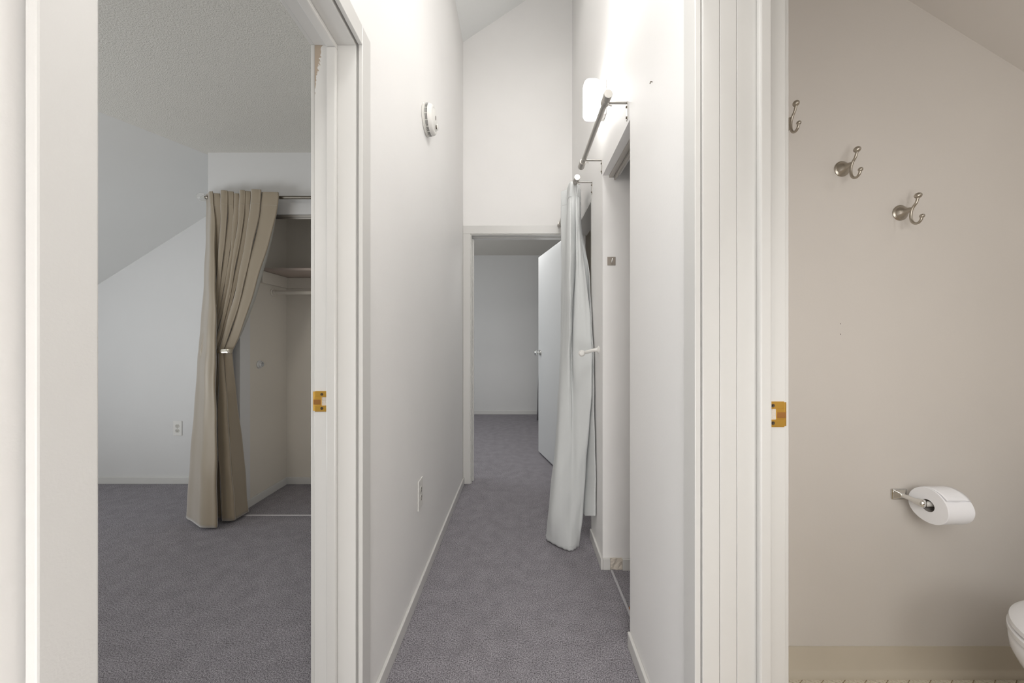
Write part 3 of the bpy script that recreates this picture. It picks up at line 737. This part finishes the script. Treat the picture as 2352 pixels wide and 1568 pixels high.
# tiny screw holes in the wall under the hooks
for zz in (1.228, 1.192):
    bm = bmesh.new(); lathe(bm, (1.131, BY+.001, zz), (0, -1, 0), [(0, .0018), (.0013, .0016)], 8)
    tag(obj('screw_hole', bm, SCREW), ('upper' if zz > 1.21 else 'lower')+' of two tiny dark screw holes in the bathroom wall', 'hole', 'screw holes in the bathroom wall')

# ------------------------------------------------------------------ toilet paper
zt = .637
t = thing('toilet_paper_holder', 'chrome toilet paper holder on the bathroom wall', 'paper holder', (1.331, BY, zt))
for xx, s in ((1.331, 1), (1.446, -1)):
    p = bx('mounting_plate', CHROME, t, (xx-.026, xx+.026, BY-.006, BY, zt-.019, zt+.019), bevel=.003)
    bm = bmesh.new(); M = Matrix.Translation((xx, BY-.006, zt))
    a = [bm.verts.new((xx+sx*.021, BY-.006, zt+sz*.015)) for sx, sz in ((-1, -1), (1, -1), (1, 1), (-1, 1))]
    b = [bm.verts.new((xx+sx*.008, BY-.016, zt+sz*.008)) for sx, sz in ((-1, -1), (1, -1), (1, 1), (-1, 1))]
    for k in range(4): bm.faces.new((a[k], a[(k+1) % 4], b[(k+1) % 4], b[k]))
    bm.faces.new(b); obj('boss', bm, CHROME, p, bevel=.001)
    bm = bmesh.new(); tube(bm, spline([(xx, BY-.014, zt), (xx, BY-.035, zt), (xx, BY-.055, zt-.001), (xx+s*.003, BY-.070, zt-.001), (xx+s*.006, BY-.082, zt-.001)], 4), [.0075]*4+[.0075, .008, .0085, .009, .010, .0115, .0125, .0130, .0135, .013, .012, .009, .004][:13], 16)
    obj('arm', bm, CHROME, t, smooth=True)
bm = bmesh.new(); tube(bm, [(1.337, BY-.076, zt-.001), (1.440, BY-.076, zt-.001)], .0085, 16); obj('spindle', bm, PLAST, t, smooth=True)
rel(t)
XA, XB, RO, RI = 1.3445, 1.426, .0565, .0195
cy = BY-.076
t = thing('toilet_paper_roll', 'white toilet paper roll on the chrome holder', 'toilet paper', (1.39, cy, zt))
bm = bmesh.new(); n = 56; rings = []
for (x, r) in ((XA, RI), (XA, RO-.001), (XA+.001, RO), (XA+.03, RO-.0006), (XA+.06, RO), (XB-.001, RO), (XB, RO-.001), (XB, RI)):
    rings.append([bm.verts.new((x, cy+(r+.0012*math.sin(3*a/n*2*PI+x*30)*(r > .03))*math.cos(2*PI*a/n), zt-.006+(r+.0012*math.sin(3*a/n*2*PI+x*30)*(r > .03))*math.sin(2*PI*a/n))) for a in range(n)])
for a, b in zip(rings, rings[1:]+rings[:1]):
    for k in range(n): bm.faces.new((a[k], a[(k+1) % n], b[(k+1) % n], b[k]))
obj('paper', bm, PAPER, t, smooth=True)
bm = bmesh.new(); tube(bm, [(XA+.0005, cy, zt-.006), (XB-.0005, cy, zt-.006)], RI, 30, cap=False); obj('core', bm, CARD, t, smooth=True)
# loose end of the sheet lying over the top
bm = bmesh.new(); rows = []
for k in range(10):
    a = PI/2+.5-.16*k; r = RO+.0012+.0022*(k/9)**2
    rows.append([bm.verts.new((XA+.004+(XB-XA-.006)*j/8, cy-r*math.cos(a+0) if False else cy-r*math.sin(.16*k-.5), zt-.006+r*math.cos(.16*k-.5)+(.0015*math.sin(j*1.4) if k == 9 else 0))) for j in range(9)])
for a, b in zip(rows, rows[1:]):
    for j in range(8): bm.faces.new((a[j], a[j+1], b[j+1], b[j]))
cloth('loose_sheet', bm, PAPER, t, .0008)
rel(t)

# ------------------------------------------------------------------ toilet
TX, TY = 1.52, .82
t = thing('toilet', 'white porcelain toilet at the right edge of the bathroom', 'toilet', (TX, TY, 0))
def egg(x, y, a, b, back, n=80):
    """oval: tip towards -x of length a, half width b, squarer back of length back"""
    out = []
    for k in range(n):
        th = 2*PI*k/n; c, s = math.cos(th), math.sin(th)
        out.append((x - (a*c if c > 0 else back*c), y + b*s*(1 if c > 0 else (1-.12*c*c))))
    return out
def loft(bm, secs):
    R = [[bm.verts.new((px, py, z)) for px, py in pts] for z, pts in secs]
    for a, b in zip(R, R[1:]):
        for k in range(len(a)): bm.faces.new((a[k], a[(k+1) % len(a)], b[(k+1) % len(a)], b[k]))
    bm.faces.new(R[0][::-1]); bm.faces.new(R[-1])
bm = bmesh.new(); loft(bm, [(0, egg(TX+.05, TY, .16, .115, .26)), (.02, egg(TX+.05, TY, .16, .115, .26)), (.06, egg(TX+.05, TY, .145, .100, .25)), (.15, egg(TX+.05, TY, .150, .102, .25)),
    (.22, egg(TX+.03, TY, .180, .125, .25)), (.28, egg(TX+.01, TY, .215, .155, .24)), (.325, egg(TX, TY, .236, .176, .22)), (.350, egg(TX, TY, .246, .186, .22)), (.380, egg(TX, TY, .248, .188, .22)), (.386, egg(TX, TY, .244, .184, .22))])
obj('bowl', bm, PORC, t, smooth=True)
bm = bmesh.new(); loft(bm, [(.3885, egg(TX, TY, .244, .184, .20)), (.392, egg(TX, TY, .250, .190, .20)), (.404, egg(TX, TY, .250, .190, .20)), (.409, egg(TX, TY, .244, .184, .20))])
obj('seat', bm, PORC, t, smooth=True)
bm = bmesh.new(); loft(bm, [(.4115, egg(TX, TY, .242, .182, .20)), (.414, egg(TX, TY, .248, .188, .20)), (.424, egg(TX, TY, .246, .186, .20)), (.430, egg(TX, TY, .236, .176, .19)), (.434, egg(TX, TY, .20, .145, .16)), (.436, egg(TX, TY, .10, .08, .08))])
obj('lid', bm, PORC, t, smooth=True)
bx('tank', PORC, t, (TX+.26, TX+.46, TY-.22, TY+.22, .36, .72), bevel=.02)
bx('tank_lid', PORC, t, (TX+.25, TX+.47, TY-.23, TY+.23, .722, .755), bevel=.01)
bx('flush_lever', CHROME, t, (TX+.235, TX+.26, TY+.10, TY+.18, .655, .67), bevel=.003)
bx('tank_shelf', PORC, t, (TX+.16, TX+.44, TY-.12, TY+.12, .20, .36), bevel=.02)
rel(t)
